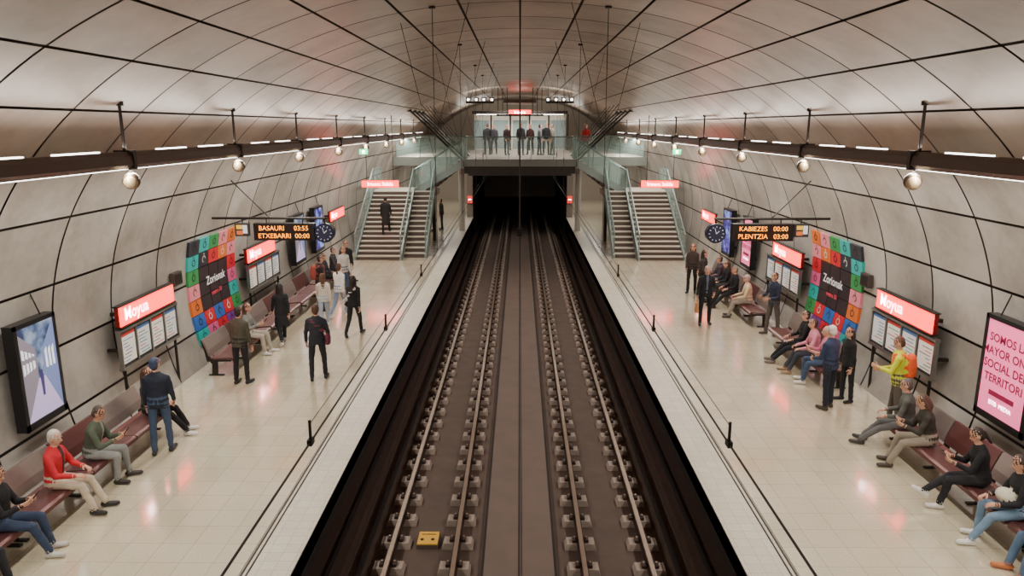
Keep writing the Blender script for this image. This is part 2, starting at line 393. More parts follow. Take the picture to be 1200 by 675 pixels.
# ------------------------------------------------------------ hanging displays
disp_s=M('display_face',(24,18,14),.3)
for s,t1,t2 in((-1,'BASAURI     03:55','ETXEBARRI  00:00'),(1,'KABIEZES   00:00','PLENTZIA   03:00')):
    b=B(); Y=17.8
    x0,x1=(-6.6,-5.1) if s<0 else (5.25,6.75); z0,z1=2.88,3.3
    b.box((x0,x1),(Y,Y+.22),(z0,z1),black); b.box((x0+.04,x1-.04),(Y-.006,Y),(z0+.04,z1-.04),disp_s)
    b.text(t1,.165,((x0+x1)/2,Y-.012,z1-.12),(1,0,0),(0,0,1),amber); b.text(t2,.165,((x0+x1)/2,Y-.012,z0+.11),(1,0,0),(0,0,1),amber)
    xs=s*6.9 if s<0 else 6.95
    b.box((xs-.17,xs+.17),(Y+.02,Y+.14),(2.98,3.3),M('picto_dark',(60,56,56),.4)); 
    b.box((xs-.13,xs+.02),(Y+.01,Y+.02),(3.16,3.26),M('picto_yellow',(235,190,60),.4,emit=.5)); b.box((xs+.03,xs+.14),(Y+.01,Y+.02),(3.05,3.26),M('picto_w',(225,225,225),.4,emit=.4))
    b.box((xs-.13,xs+.02),(Y+.01,Y+.02),(3.02,3.12),M('picto_o',(220,110,50),.4,emit=.5))
    b.cyl((s*4.8,Y+.1,3.42),(s*7.65,Y+.1,3.42),.03,dsteel)
    for xx in(x0+.3,x1-.3,s*4.85,xs): b.cyl((xx,Y+.1,3.25),(xx,Y+.1,3.42),.015,dsteel)
    b.cyl((s*6.2,Y+.1,3.42),(s*7.1,Y+.1,4.35),.015,dsteel)
    xc=s*4.85; zc=3.06
    b.cyl((xc,Y+.02,zc),(xc,Y+.2,zc),.24,M('clock_case',(30,34,60),.35,.3),n=28); b.cyl((xc,Y+.005,zc),(xc,Y+.02,zc),.205,M('clock_face',(34,38,66),.4),n=28)
    tk=M('clock_tick',(210,214,225),.5,emit=.5)
    for k in range(12):
        a=k*math.pi/6; w=Vector((math.cos(a),0,math.sin(a)))
        b.cyl(Vector((xc,Y-.002,zc))+w*.155,Vector((xc,Y-.002,zc))+w*.19,.007,tk,n=5)
    b.cyl((xc,Y-.004,zc),(xc+.07,Y-.004,zc+.07),.008,tk,n=5); b.cyl((xc,Y-.004,zc),(xc-.04,Y-.004,zc+.14),.006,tk,n=5)
    b.build('departure_display')
    b=B(); g=M('exit_green',(40,190,120),.4,emit=1.4)
    b.box((s*5.95-.16,s*5.95+.16),(28,28.08),(4.6,4.8),g); b.box((s*5.95-.05,s*5.95+.05),(27.99,28),(4.64,4.76),wtext); b.cyl((s*5.95,28.04,4.8),(s*5.95,28.04,5.03),.012,dsteel)
    b.build('exit_sign')
# ------------------------------------------------------------ benches
seat_m=M('bench_seat',(104,64,62),.35,.4,noise=.1,scale=10); back_m=M('bench_back',(150,136,130),.35,.6,noise=.1,scale=10)
def bench(s,y0,y1):
    b=B()
    p=[(6.60,.36),(6.60,.42),(6.64,.445),(6.72,.44),(7.05,.41),(7.12,.43),(7.12,.40),(7.05,.385),(6.72,.41),(6.66,.41),(6.63,.36)]
    n=max(1,round((y1-y0)/1.3)); w=(y1-y0)/n
    for k in range(n):
        a,c=y0+w*k+.012,y0+w*(k+1)-.012
        b.extr(p,a,c,seat_m,s)
        q=[(7.13,.47),(7.17,.62),(7.27,.86),(7.31,.86),(7.21,.61),(7.17,.47)]
        b.extr(q,a,c,seat_m if k%2 else back_m,s)
    for y in [y0+w*k for k in range(n+1)]:
        yy=min(max(y,y0+.04),y1-.04)
        b.extr([(6.66,.34),(6.66,.39),(7.05,.375),(7.14,.42),(7.2,.6),(7.29,.84),(7.33,.84),(7.26,.58),(7.22,.34)],yy-.025,yy+.025,dsteel,s)
        b.extr([(6.98,.34),(7.1,.34),(7.12,.03),(7.2,.03),(7.2,0),(6.85,0),(6.85,.03),(7.0,.03)],yy-.03,yy+.03,dsteel,s)
    b.cyl((s*7.1,y0,.33),(s*7.1,y1,.33),.035,dsteel)
    b.build('platform_bench')
for y0,y1 in((5.0,8.95),(9.0,12.9),(15.9,18.5),(18.6,21.2),(21.3,23.9),(24.0,26.6)): bench(-1,y0,y1)
for y0,y1 in((5.0,8.95),(9.0,12.6),(15.2,18.7),(20.2,22.8),(22.9,26.5)): bench(1,y0,y1)
# ------------------------------------------------------------ stairs / mezzanine
tread=M('stair_tread',(190,180,166),.6,noise=.1); riser=M('stair_riser',(84,72,65),.7); stringer=M('stair_stringer',(132,146,143),.45,.4)
def glassrail(b,p0,p1,h=1.0,n=3):
    p0=Vector(p0);p1=Vector(p1);up=Vector((0,0,1)); d=(p1-p0)
    t=d.cross(up).normalized()*.012
    for k in range(n):
        a=p0+d*((k+.03)/n); c=p0+d*((k+.97)/n)
        q=[a+up*.08,c+up*.08,c+up*(h-.06),a+up*(h-.06)]
        b.add([x-t for x in q]+[x+t for x in q],[(0,1,2,3),(7,6,5,4),(0,4,5,1),(1,5,6,2),(2,6,7,3),(3,7,4,0)],glass)
    for k in range(n+1):
        a=p0+d*(k/n); b.cyl(a,a+up*h,.022,teal,n=8)
    b.cyl(p0+up*h,p1+up*h,.032,teal,n=10)
def flight(b,s,xa,xb,y0,z0,z1,n,run):
    rise=(z1-z0)/n
    for k in range(n):
        y=y0+k*run; z=z0+rise*(k+1)
        b.box((s*xa,s*xb),(y,y+run+.02),(z-rise,z-.04),riser)
        b.box((s*xa,s*xb),(y-.03,y+run+.01),(z-.04,z),tread)
        b.box((s*xa,s*xb),(y,y+run+.02),(max(z0,z-rise-.22),z-rise),riser)
Y0=30.85
for s in(-1,1):
    b=B(); n=15; run=.3; zl=2.6; y1=Y0+n*run
    flight(b,s,5.2,7.04,Y0,0,zl,n,run)
    flight(b,s,4.2,5.08,Y0+.6,0.0,zl,13,run)
    for x in(4.14,5.14,7.1):
        yb=Y0+(.6 if x<5 else 0)
        prf_=[(yb-.1,0),(yb+.25,0),(y1+.1,zl-.35),(y1+.1,zl+.12),(y1-.05,zl+.12),(yb-.1,.16)]
        vs=[(s*(x-.04),y,z) for y,z in prf_]+[(s*(x+.04),y,z) for y,z in prf_]; m=6
        b.add(vs,[(k,(k+1)%m,m+(k+1)%m,m+k) for k in range(m)]+[tuple(range(m-1,-1,-1)),tuple(range(m,2*m))],stringer)
        glassrail(b,(s*x,yb,.1),(s*x,y1,zl+.05),1.0,4)
    b.box((s*4.1,s*7.14),(y1,y1+2.0),(zl-.25,zl),tread); b.box((s*4.1,s*7.14),(y1,y1+2.0),(zl-.27,zl-.25),riser)
    glassrail(b,(s*7.1,y1,zl),(s*7.1,y1+2.0,zl),1.0,2)
    nn=8; rr=(4.6-2.75)/nn; ri=(4.05-zl)/nn
    for k in range(nn):
        xa=4.6-k*rr; z=zl+ri*(k+1)
        b.box((s*xa,s*(xa-rr-.02)),(y1+.1,y1+2.0),(z-ri-.1,z-.03),riser); b.box((s*(xa+.02),s*(xa-rr)),(y1+.1,y1+2.0),(z-.03,z),tread)
    for yy in(y1+.05,y1+2.02):
        glassrail(b,(s*5.1,yy,zl),(s*2.75,yy,4.05),1.0,3)
        b.add([(s*5.1,yy-.02,zl-.25),(s*2.75,yy-.02,3.7),(s*2.75,yy-.02,4.1),(s*5.1,yy-.02,zl+.1),(s*5.1,yy+.02,zl-.25),(s*2.75,yy+.02,3.7),(s*2.75,yy+.02,4.1),(s*5.1,yy+.02,zl+.1)],[(0,1,2,3),(7,6,5,4),(0,4,5,1),(3,2,6,7)],stringer)
    for x in(4.3,7.0): b.cyl((s*x,y1+1.0,0),(s*x,y1+1.0,zl-.27),.09,dsteel)
    b.build('staircase')
    b=B(); x=s*6.3
    b.box((x-.85,x+.85),(32.92,33.02),(2.95,3.27),red_s); b.box((x-.84,x+.84),(32.9,32.92),(2.96,3.26),red_e); b.text('Irteera Salida',.22,(x,32.89,3.1),(1,0,0),(0,0,1),wtext,bold=.002)
    for dx in(-.6,.6): b.cyl((x+dx,32.96,3.27),(x+dx,32.96,vz(abs(x+dx))),.014,dsteel)
    b.build('exit_direction_sign')
MD=4.05
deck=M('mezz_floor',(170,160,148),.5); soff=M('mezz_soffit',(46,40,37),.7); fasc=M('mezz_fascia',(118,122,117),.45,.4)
b=B()
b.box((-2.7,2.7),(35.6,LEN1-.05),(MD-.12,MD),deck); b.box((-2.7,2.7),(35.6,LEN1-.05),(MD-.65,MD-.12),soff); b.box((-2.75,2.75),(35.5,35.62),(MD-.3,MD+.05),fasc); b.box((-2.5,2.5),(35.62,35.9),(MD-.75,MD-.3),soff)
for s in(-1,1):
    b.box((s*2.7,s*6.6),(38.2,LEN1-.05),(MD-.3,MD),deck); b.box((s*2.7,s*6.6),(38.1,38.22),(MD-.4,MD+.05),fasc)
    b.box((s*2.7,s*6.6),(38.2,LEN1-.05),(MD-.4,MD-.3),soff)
b.build('mezzanine_deck')
b=B()
glassrail(b,(-2.7,35.56,MD),(2.7,35.56,MD),1.1,5)
for s in(-1,1):
    glassrail(b,(s*2.72,37.4,MD),(s*2.72,38.15,MD),1.1,1); glassrail(b,(s*2.72,38.15,MD),(s*6.4,38.15,MD),1.1,3)
b.build('glass_balustrade')
b=B()
for s in(-1,1):
    for y in(35.7,37.3,38.9,40.5):
        z_=vz(5.3)
        b.cyl((s*5.3,y,z_),(s*2.75,y,4.0),.055,dsteel,n=8); b.cyl((s*4.7,y,z_+.25),(s*2.75,y,4.25),.02,dsteel,n=6)
        b.cyl((s*5.3,y,z_-.1),(s*5.3,y,z_+.02),.12,dsteel)
b.build('suspension_strut')
hall=M('hall_wall',(226,220,208),.5,noise=.05); hglass=M('hall_glass',(170,195,200),.1,alpha=.5)
b=B()
b.box((-3.1,3.1),(50.6,50.8),(MD,MD+2.4),hall)
for k in range(5):
    x=-2.6+k*1.3; b.box((x-.5,x+.5),(50.55,50.6),(MD+.1,MD+2.0),hglass); b.box((x+.6,x+.7),(50.5,50.6),(MD,MD+2.4),dsteel)
b.box((-3.2,3.2),(49.8,51.0),(MD+2.4,MD+2.6),dsteel)
b.box((-2.9,2.9),(50.0,50.1),(MD+2.36,MD+2.4),white_e)
b.box((-.75,.75),(49.72,49.8),(6.36,6.72),red_s); b.box((-.74,.74),(49.7,49.72),(6.37,6.71),red_f)
b.text('Irteera',.28,(0,49.69,6.55),(1,0,0),(0,0,1),wtext,bold=.002)
b.build('ticket_hall')
b=B()
for s in(-1,1):
    b.box((s*1.4,s*2.9),(40,40.1),(6.85,6.95),dsteel); 
    for k in range(4):
        x=s*(1.5+k*.42); b.box((x-.06,x+.06),(39.92,40.1),(6.98,7.1),white_e); b.box((x-.12,x+.12),(39.95,40.15),(6.93,7.16),dsteel)
        b.cyl((x,40.05,7.15),(x,40.05,vz(abs(x))),.012,dsteel,n=6)
    for k in range(3): b.cyl((s*(.7+k*.25),41,MD+2.2),(s*(.7+k*.25),41,7.7),.02,dsteel,n=6)
b.box((-.9,.9),(41,44),(6.9,7.1),beamb); b.box((-1.3,1.3),(41,41.1),(6.2,6.3),dsteel)
b.build('spotlight_gantry')
b=B()
for s in(-1,1):
    b.box((s*2.97,s*3.35),(46,LT),(.002,3.38),M('portal_concrete',(136,124,114),.7,noise=.1))
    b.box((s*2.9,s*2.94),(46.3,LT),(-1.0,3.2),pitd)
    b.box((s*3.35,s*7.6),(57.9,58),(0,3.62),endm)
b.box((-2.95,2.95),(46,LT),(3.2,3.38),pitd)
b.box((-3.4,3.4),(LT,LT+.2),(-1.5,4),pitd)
for s in(-1,1): b.cyl((s*3.2,40,0),(s*3.2,40,3.38),.16,M('column_white',(205,200,190),.5),n=18)
b.build('wall_tunnel_portal')
for s in(-1,1):
    b=B(); b.box((s*3.0,s*3.3),(45.9,45.99),(.9,1.35),M('signal_red',(220,60,50),.4,emit=1.4)); b.box((s*2.97,s*3.33),(45.93,45.99),(.86,.9),dsteel); b.box((s*3.05,s*3.25),(45.88,45.9),(1.1,1.16),wtext); b.build('tunnel_warning_sign')
for s in(-1,1):
    area('mezzanine_lamp_and_fill',(s*5,43,3.6),(0,0,0),1.5,6,130); area('mezzanine_lamp_and_fill',(s*5,52,3.6),(0,0,0),1.5,6,130)  # added fill lights for the platform floor under the deck, no fixtures modelled
    area('mezzanine_lamp_and_fill',(s*3,54,6.0),(math.pi,0,0),2,2,120)  # added upward fill that brightens the far vault
    area('mezzanine_lamp_and_fill',(s*2.2,41,6.8),(0,0,0),1.2,.3,110)
    area('mezzanine_lamp_and_fill',(s*2.2,40.6,7.0),(math.pi*.8,0,0),1.2,.3,50,(1,.9,.78))
area('mezzanine_lamp_and_fill',(0,44,6.8),(0,0,0),1.6,3,200); area('mezzanine_lamp_and_fill',(0,48.8,7.2),(rad(20),0,0),3,1,240)  # added fill lights that brighten the gallery and hall front

# ------------------------------------------------------------ people
class PB:
    def __init__(s): s.v=[];s.f=[];s.l=[]
    def _rings(s,rings,lab):
        o=len(s.v); n=len(rings[0])
        for r in rings: s.v+=r; s.l+=[lab]*n
        for j in range(len(rings)-1):
            for k in range(n): s.f.append((o+j*n+k,o+j*n+(k+1)%n,o+(j+1)*n+(k+1)%n,o+(j+1)*n+k))
        s.f.append(tuple(o+k for k in range(n-1,-1,-1))); e=o+(len(rings)-1)*n; s.f.append(tuple(e+k for k in range(n)))
    def cap(s,p0,p1,r0,r1,lab,n=12,step=.03):
        p0=Vector(p0);p1=Vector(p1);d=p1-p0;L=d.length;d.normalize()
        u=d.cross(Vector((0.13,0.21,.97)));u.normalize();w=d.cross(u)
        P=[(-r0*math.cos(a),max(.002,r0*math.sin(a))) for a in(0,.5,1.05)]
        k=max(2,int(L/step)); P+=[(L*i/k,r0+(r1-r0)*i/k) for i in range(k+1)]
        P+=[(L+r1*math.sin(a),max(.002,r1*math.cos(a))) for a in(.52,1.05,1.57)]
        s._rings([[p0+d*t+(u*math.cos(2*math.pi*i/n)+w*math.sin(2*math.pi*i/n))*r for i in range(n)] for t,r in P],lab)
    def ell(s,c,r,lab,R=None,n=14,m=9):
        c=Vector(c); rings=[]
        for j in range(m+1):
            ph=math.pi*j/m; ring=[]
            for i in range(n):
                a=2*math.pi*i/n; p=Vector((r[0]*max(.01,math.sin(ph))*math.cos(a),r[1]*max(.01,math.sin(ph))*math.sin(a),-r[2]*math.cos(ph)))
                ring.append(c+(R@p if R else p))
            rings.append(ring)
        s._rings(rings,lab)
    def loft(s,st,X,Y,lab,n=20):
        s._rings([[c+X*(rx*math.cos(2*math.pi*i/n))+Y*(ry*math.sin(2*math.pi*i/n)) for i in range(n)] for c,rx,ry in st],lab)
SK,TOP,PAN,SHO,HAI,ACC,DRK,PHN,LIP,INN=range(10)
def cmat(kind,c):
    r={'skin':.5,'hair':.6,'cloth':.85,'shoe':.5,'phone':.2}[kind]
    return M('%s_%d_%d_%d'%((kind,)+tuple(c)),c,r,noise=0.0 if kind in('skin','phone') else .18,scale=14 if kind=='cloth' else 40,bump=.35 if kind=='cloth' else 0.0)
def person(name,loc,face,pose='stand',top=(30,30,34),pants=(35,38,48),shoes=(25,25,27),hair=(50,36,28),skin=(206,156,130),accent=(60,60,60),
           fem=False,h=1.72,hs='short',bags=(),lean=None,legs=None,arms=None,head=(0,0),coat=False,vox=.012,phone=False,seatz=.45,bare_arms=False,inner=None):
    k=h/1.72; pb=PB(); V=Vector
    seated=pose=='sit'
    if legs is None:
        legs={'stand':((3,-1,.06),(-3,-4,.06)),'walk':((24,8,.02),(-14,-38,.02)),'sit':((0,4,.16),(0,12,.16)),'stand2':((8,4,.1),(-5,-6,.1))}[pose]
    if arms is None:
        arms={'stand':((4,14,.13,0),(2,12,.13,0)),'stand2':((6,40,.16,.1),(2,14,.13,0)),'walk':((-18,2,.12,0),(20,42,.12,.05)),'sit':((22,78,.18,.35),(18,72,.2,.4))}[pose]
    if lean is None: lean=(3 if not seated else 2)
    if phone: arms=((24,112,.14,.35),(24,108,.14,.4))
    TL=.43;SL=.42
    H=V((0,0,.92)) if not seated else V((0,0,(seatz+.095)/k))
    def dv(p,lat): 
        a=rad(p); return V((lat,math.sin(a),-math.cos(a))).normalized()
    sh_w=.155 if fem else .178; hw=.09
    J={}
    for i,sd in enumerate((1,-1)):
        a,bb,sp=legs[i]; hp=H+V((sd*hw,0,-.02))
        if seated and a==0:
            cz=(hp.z-.085-SL*math.cos(rad(bb)))/TL; cz=max(-.4,min(.9,cz)); a=math.degrees(math.acos(cz))
        kn=hp+dv(a,sd*sp)*TL; an=kn+dv(bb,sd*(sp*.1 if not seated else (-.02 if sp>0 else sp*.8)))*SL
        J[sd]=[hp,kn,an,bb]
    if not seated:
        mn=min(J[1][2].z,J[-1][2].z); d=V((0,0,.085-mn)); H=H+d
        for sd in(1,-1): J[sd][:3]=[q+d for q in J[sd][:3]]
    la=rad(lean); S=V((0,math.sin(la),math.cos(la))); Yt=V((0,math.cos(la),-math.sin(la))); X=V((1,0,0))
    j=.014
    pb.ell(H+S*.02,(.155,.115,.11),PAN)
    for sd in(1,-1):
        hp,kn,an,bb=J[sd]
        pb.cap(hp,kn,.088,.062,PAN); pb.cap(kn,an+V((0,0,.03)),.06,.05,PAN)
        fp=0
        if an.z>.14: fp=max(-35,min(50,(-bb if bb<0 else 0)))
        fd=V((sd*.15,math.cos(rad(fp)),-math.sin(rad(fp)))).normalized()
        if seated and an.z>.16: fd=V((sd*.1,.85,.35)).normalized()
        heel=an+V((0,-.03,-.04)); toe=heel+fd*.2
        if toe.z<.035: toe.z=.035
        pb.cap(heel,toe,.043,.036,SHO); pb.cap(an+V((0,0,.02)),heel+fd*.06,.042,.042,SHO); pb.ell(heel+fd*.13+V((0,0,.003)),(.045,.075,.032),SHO)
    f=.93 if fem else 1.0
    st=[(-.10,.155,.12),(-.04,.172,.127),(.04,.17,.125),(.16,.148*f,.112),(.28,.165*f,.12),(.38,.175*f,.12),(.44,.15*f,.105),(.49,.1,.08),(.53,.062,.065)]
    if coat and not seated: st=[(-.42,.19,.15),(-.3,.185,.145),(-.2,.18,.135)]+st
    if seated: st[0]=(-.05,.165,.12); st.pop(1)
    pb.loft([(H+S*t,rx+j*.6,ry+j*.6) for t,rx,ry in st],X,Yt,TOP)
    pb.ell(H+S*.5,(.075,.07,.04),TOP)
    hy,hpch=head
    hc=H+S*.66+V((0,.02,0)) if lean<15 else H+S*.64+V((0,.03,.03))
    pb.cap(H+S*.48,hc+V((0,-.01,-.04)),.054,.05,SK)
    R=Matrix.Rotation(rad(-hy),3,'Z')@Matrix.Rotation(rad(-hpch),3,'X')
    Q=lambda x,y,z: hc+R@V((x,y,z))
    pb.ell(Q(0,-.005,.03),(.074,.09,.088),SK,R); pb.ell(Q(0,.02,-.03),(.058,.07,.085),SK,R)
    pb.cap(Q(0,.082,.0),Q(0,.1,-.022),.01,.014,SK,n=8,step=.01)
    for sd in(1,-1): pb.ell(Q(sd*.077,0,-.008),(.012,.02,.032),SK,R)
    if hs!='bald':
        pb.ell(Q(0,-.02,.042),(.085,.094,.09),HAI,R); pb.ell(Q(0,-.045,-.01),(.077,.062,.08),HAI,R)
    if hs=='cap': pb.ell(Q(0,.1,.055),(.065,.06,.01),HAI,R)
    if hs=='long':
        pb.cap(Q(0,-.06,0),Q(0,-.075,-.1),.075,.068,HAI); pb.cap(Q(0,-.075,-.1),hc+V((0,-.1,-.26)),.068,.05,HAI)
        for sd in(1,-1): pb.cap(Q(sd*.07,-.02,.03),Q(sd*.075,-.03,-.14),.03,.028,HAI)
    if hs=='tail': pb.cap(Q(0,-.1,.02),Q(0,-.14,-.16),.035,.02,HAI)
    hands=[]
    for i,sd in enumerate((1,-1)):
        up,fo,ab,inw=arms[i]
        sh=H+S*.415+X*(sd*sh_w); el=sh+dv(up,sd*ab)*.285
        fd=V((-sd*inw+sd*ab*.3*(inw==0),math.sin(rad(fo)),-math.cos(rad(fo)))).normalized(); wr=el+fd*.25
        pb.ell(sh+V((-sd*.015,0,-.012)),(.06,.06,.058),TOP); pb.cap(H+S*.475+X*sd*.05,sh,.05,.052,TOP)
        pb.cap(sh,el,.055,.047,TOP)
        if bare_arms: pb.cap(el,wr,.04,.028,SK)
        else: pb.cap(el,wr-fd*.015,.046,.036,TOP)
        n_=V((-sd,0,0)); 
        if seated or phone: n_=V((-sd*.4,0,-1)) if not phone else V((-sd*.8,-.2,.6))
        n_=(n_-fd*n_.dot(fd)).normalized(); s_=fd.cross(n_)
        if s_.dot(V((0,1,.2)))<0 and not seated: s_=-s_
        if (seated or phone) and s_.x*sd>0: s_=-s_
        Rp=Matrix((s_,n_,fd)).transposed()
        pb.cap(wr-fd*.03,wr+fd*.02,.028,.027,SK); pb.ell(wr+fd*.05,(.042,.02,.055),SK,Rp)
        hands.append((wr,fd,n_,s_))
    for bg in bags:
        if bg=='backpack':
            c=H+S*.26-Yt*.19; pb.loft([(c+S*t,rx,ry) for t,rx,ry in((-.21,.1,.06),(-.18,.15,.09),(0,.155,.1),(.16,.14,.085),(.21,.09,.05))],X,Yt,ACC)
            for sd in(1,-1):
                pb.cap(H+S*.46+X*sd*.1-Yt*.09,H+S*.47+X*sd*.11+Yt*.08,.022,.022,ACC); pb.cap(H+S*.47+X*sd*.11+Yt*.09,H+S*.2+X*sd*.15+Yt*.1,.02,.02,ACC)
        if bg in('sidebag','sidebagL'):
            q=1 if bg=='sidebag' else -1
            c=H+X*.24*q+V((0,.02,.02)); pb.loft([(c+V((0,0,t)),rx,ry) for t,rx,ry in((-.14,.04,.1),(-.12,.06,.14),(.06,.055,.13),(.1,.03,.11))],X,V((0,1,0)),ACC)
            pb.cap(c+V((0,-.05,.1)),H+S*.46-X*.1*q-Yt*.1,.014,.014,ACC,n=8); pb.cap(c+V((0,.08,.1)),H+S*.44-X*.1*q+Yt*.12,.014,.014,ACC,n=8)
        if bg=='handbag':
            w=hands[0][0]+V((0,0,-.16)); pb.loft([(w+V((0,0,t)),rx,ry) for t,rx,ry in((-.3,.04,.12),(-.28,.06,.15),(-.02,.05,.15),(0,.03,.14))],X,V((0,1,0)),ACC)
            for q in(-.06,.06): pb.cap(w+V((0,q,-.02)),hands[0][0]+hands[0][1]*.06,.009,.009,ACC,n=6)
        if bg=='lapbag':
            c=H+V((0,.22,.17)); pb.ell(c,(.17,.12,.1),ACC)
    me=bpy.data.meshes.new('tmp'); me.from_pydata([tuple(p) for p in pb.v],[],pb.f); o=bpy.data.objects.new('tmp',me); bpy.context.collection.objects.link(o)
    rm=o.modifiers.new('r','REMESH'); rm.mode='VOXEL'; rm.voxel_size=vox
    sm=o.modifiers.new('s','SMOOTH'); sm.factor=.5; sm.iterations=2
    dg=bpy.context.evaluated_depsgraph_get(); ev=bpy.data.meshes.new_from_object(o.evaluated_get(dg))
    kd=kdtree.KDTree(len(pb.v))
    for i,p in enumerate(pb.v): kd.insert(p,i)
    kd.balance()
    nv=len(ev.vertices); vs=[v.co.copy() for v in ev.vertices]; lab=[pb.l[kd.find(c)[1]] for c in vs]
    if inner:
        for i,c in enumerate(vs):
            if lab[i]==TOP:
                r_=c-H; t=r_.dot(S)
                if 0.0<t<.56 and abs(c.x)<.022+.05*max(0,t-.2) and r_.dot(Yt)>.06: lab[i]=INN
    fs=[tuple(p.vertices) for p in ev.polygons]; fm=[lab[f_[0]] if lab[f_[0]]==lab[f_[2%len(f_)]] else lab[f_[1]] for f_ in fs]
    from mathutils import noise as mn_
    for i,c in enumerate(vs):
        if lab[i] in(TOP,PAN):
            g=mn_.noise(V((c.x*9,c.y*9,c.z*13))+V(loc))*.010
            r_=V((c.x,c.y,0)); 
            vs[i]=c+r_.normalized()*g if r_.length>.01 else c
    bpy.data.objects.remove(o); bpy.data.meshes.remove(me); bpy.data.meshes.remove(ev)
    p2=PB()
    for (wr,fd,n_,s_) in hands:
        curl=(18,34,30)
        for L_,o_ in((.068,.03),(.078,.01),(.073,-.01),(.058,-.029)):
            p=wr+fd*.085+s_*o_; ang=0.0 if not phone else .3
            for q,fr in enumerate((.45,.32,.25)):
                ang+=rad(curl[q]); d=(fd*math.cos(ang)+n_*math.sin(ang)); e=p+d*(L_*fr)
                p2.cap(p,e,.0105-.001*q,.0098-.001*q,SK,n=7,step=.05); p=e
        p=wr+fd*.025+s_*.035; d=(fd*.65+s_*.6+n_*.35).normalized(); e=p+d*.038; p2.cap(p,e,.0125,.011,SK,n=7,step=.05)
        d=(fd*.85+s_*.2+n_*.45).normalized(); p2.cap(e,e+d*.03,.011,.009,SK,n=7,step=.05)
    for sd in(1,-1):
        p2.ell(Q(sd*.029,.073,.004),(.012,.007,.006),DRK,R,n=8,m=5); p2.ell(Q(sd*.03,.079,.024),(.017,.005,.004),HAI,R,n=8,m=5)
    p2.ell(Q(0,.086,-.058),(.022,.006,.006),LIP,R,n=8,m=5)
    if phone:
        c=(hands[0][0]+hands[1][0])/2+hands[0][1]*.11+V((0,0,.02)); o=len(p2.v)
        ax,ay,az=V((.04,0,0)),V((0,.045,.06)),V((0,.005,-.004))
        p2.v+=[c+ax*a+ay*b_+az*d for d in(-1,1) for b_ in(-1,1) for a in(-1,1)]; p2.l+=[PHN]*8
        p2.f+=[tuple(o+q for q in t) for t in[(0,2,3,1),(4,5,7,6),(0,1,5,4),(1,3,7,5),(3,2,6,7),(2,0,4,6)]]
    vs+=[Vector(p) for p in p2.v]; 
    for f_ in p2.f: fs.append(tuple(nv+q for q in f_)); fm.append(p2.l[f_[0]])
    a=rad(face); W=Matrix.Translation(Vector(loc))@Matrix.Rotation(-a,4,'Z')@Matrix.Scale(k,4)
    me=bpy.data.meshes.new(name); me.from_pydata([tuple(p) for p in vs],[],fs)
    lip=tuple(int(v*f2) for v,f2 in zip(skin,(.85,.6,.6)))
    for m in (cmat('skin',skin),cmat('cloth',top),cmat('cloth',pants),cmat('shoe',shoes),cmat('hair',hair),cmat('cloth',accent),cmat('skin',(30,22,20)),cmat('phone',(20,20,24)),cmat('skin',lip),cmat('cloth',inner or top)): me.materials.append(m)
    me.polygons.foreach_set('material_index',fm); me.polygons.foreach_set('use_smooth',[True]*len(fs)); me.update()
    ob=bpy.data.objects.new(name,me); bpy.context.collection.objects.link(ob); ob.matrix_world=W
    return ob
BLK=(26,26,29);NAVY=(30,38,58);JEAN=(66,86,116);LJEAN=(132,156,184);WHT=(232,230,226);GRY=(120,120,122);HD=(34,26,24);HB=(80,54,38);HG=(170,166,162);RED=(200,36,50);OLV=(70,68,56)
hx=6.88
person('standing_man',(-6.3,11.85,0),-10,'stand2',top=(30,36,52),pants=(62,80,106),shoes=(40,38,40),hair=(50,62,90),hs='cap',h=1.74,head=(20,5),legs=((6,2,.05),(-4,-8,.05)))
person('seated_woman',(-hx,12.6,0),80,'sit',top=(70,72,58),pants=BLK,shoes=WHT,hair=HB,fem=True,hs='long',legs=((0,35,.1),(0,25,.1)),accent=(90,92,70),bags=('lapbag',))
person('standing_man',(-6.22,15.4,0),15,'stand',top=OLV,pants=BLK,shoes=BLK,hair=HD,h=1.76)
person('standing_man',(-4.57,15.66,0),-8,'stand2',top=(34,38,46),pants=(30,32,38),hair=HB,h=1.75,bags=('sidebag',),accent=(104,40,62),shoes=BLK,arms=((4,30,.26,.1),(4,20,.2,.0)))
person('walking_woman',(-6.3,18.5,0),-30,'walk',top=(28,30,34),pants=(26,28,32),shoes=WHT,hair=HD,fem=True,hs='long',h=1.66,coat=True)
person('walking_woman',(-4.56,19.3,0),10,'walk',top=(20,22,26),pants=BLK,shoes=BLK,hair=HD,fem=True,hs='long',h=1.7,bags=('sidebagL',),accent=(210,206,200))
person('walking_woman',(-5.42,21.2,0),20,'walk',top=WHT,pants=LJEAN,shoes=WHT,hair=HB,fem=True,hs='tail',h=1.68)
person('walking_woman',(-5.6,20.1,0),-15,'walk',top=(214,206,196),pants=(160,176,196),shoes=WHT,hair=(96,66,48),fem=True,hs='long',h=1.6)
person('standing_man',(-6.2,21.97,0),60,'stand',top=(40,36,38),pants=(44,44,50),hair=HD,h=1.76,accent=(140,70,60),bags=('backpack',))
person('standing_woman',(-5.95,24.0,0),140,'stand2',top=(190,186,180),pants=JEAN,hair=HB,fem=True,hs='long')
person('standing_man',(-6.15,25.2,0),150,'stand',top=BLK,pants=(50,50,56),hair=HD)
person('seated_woman',(-hx,17.6,0),90,'sit',top=(130,132,126),pants=(188,180,166),shoes=WHT,hair=HB,fem=True,hs='long',phone=True)
person('seated_man',(-hx,26.2,0),90,'sit',top=(60,58,60),pants=(50,50,54),hair=HD,legs=((0,30,.1),(0,40,.1)))
person('seated_woman',(-hx,24.9,0),90,'sit',top=(40,40,46),pants=BLK,hair=HD,fem=True,hs='long')
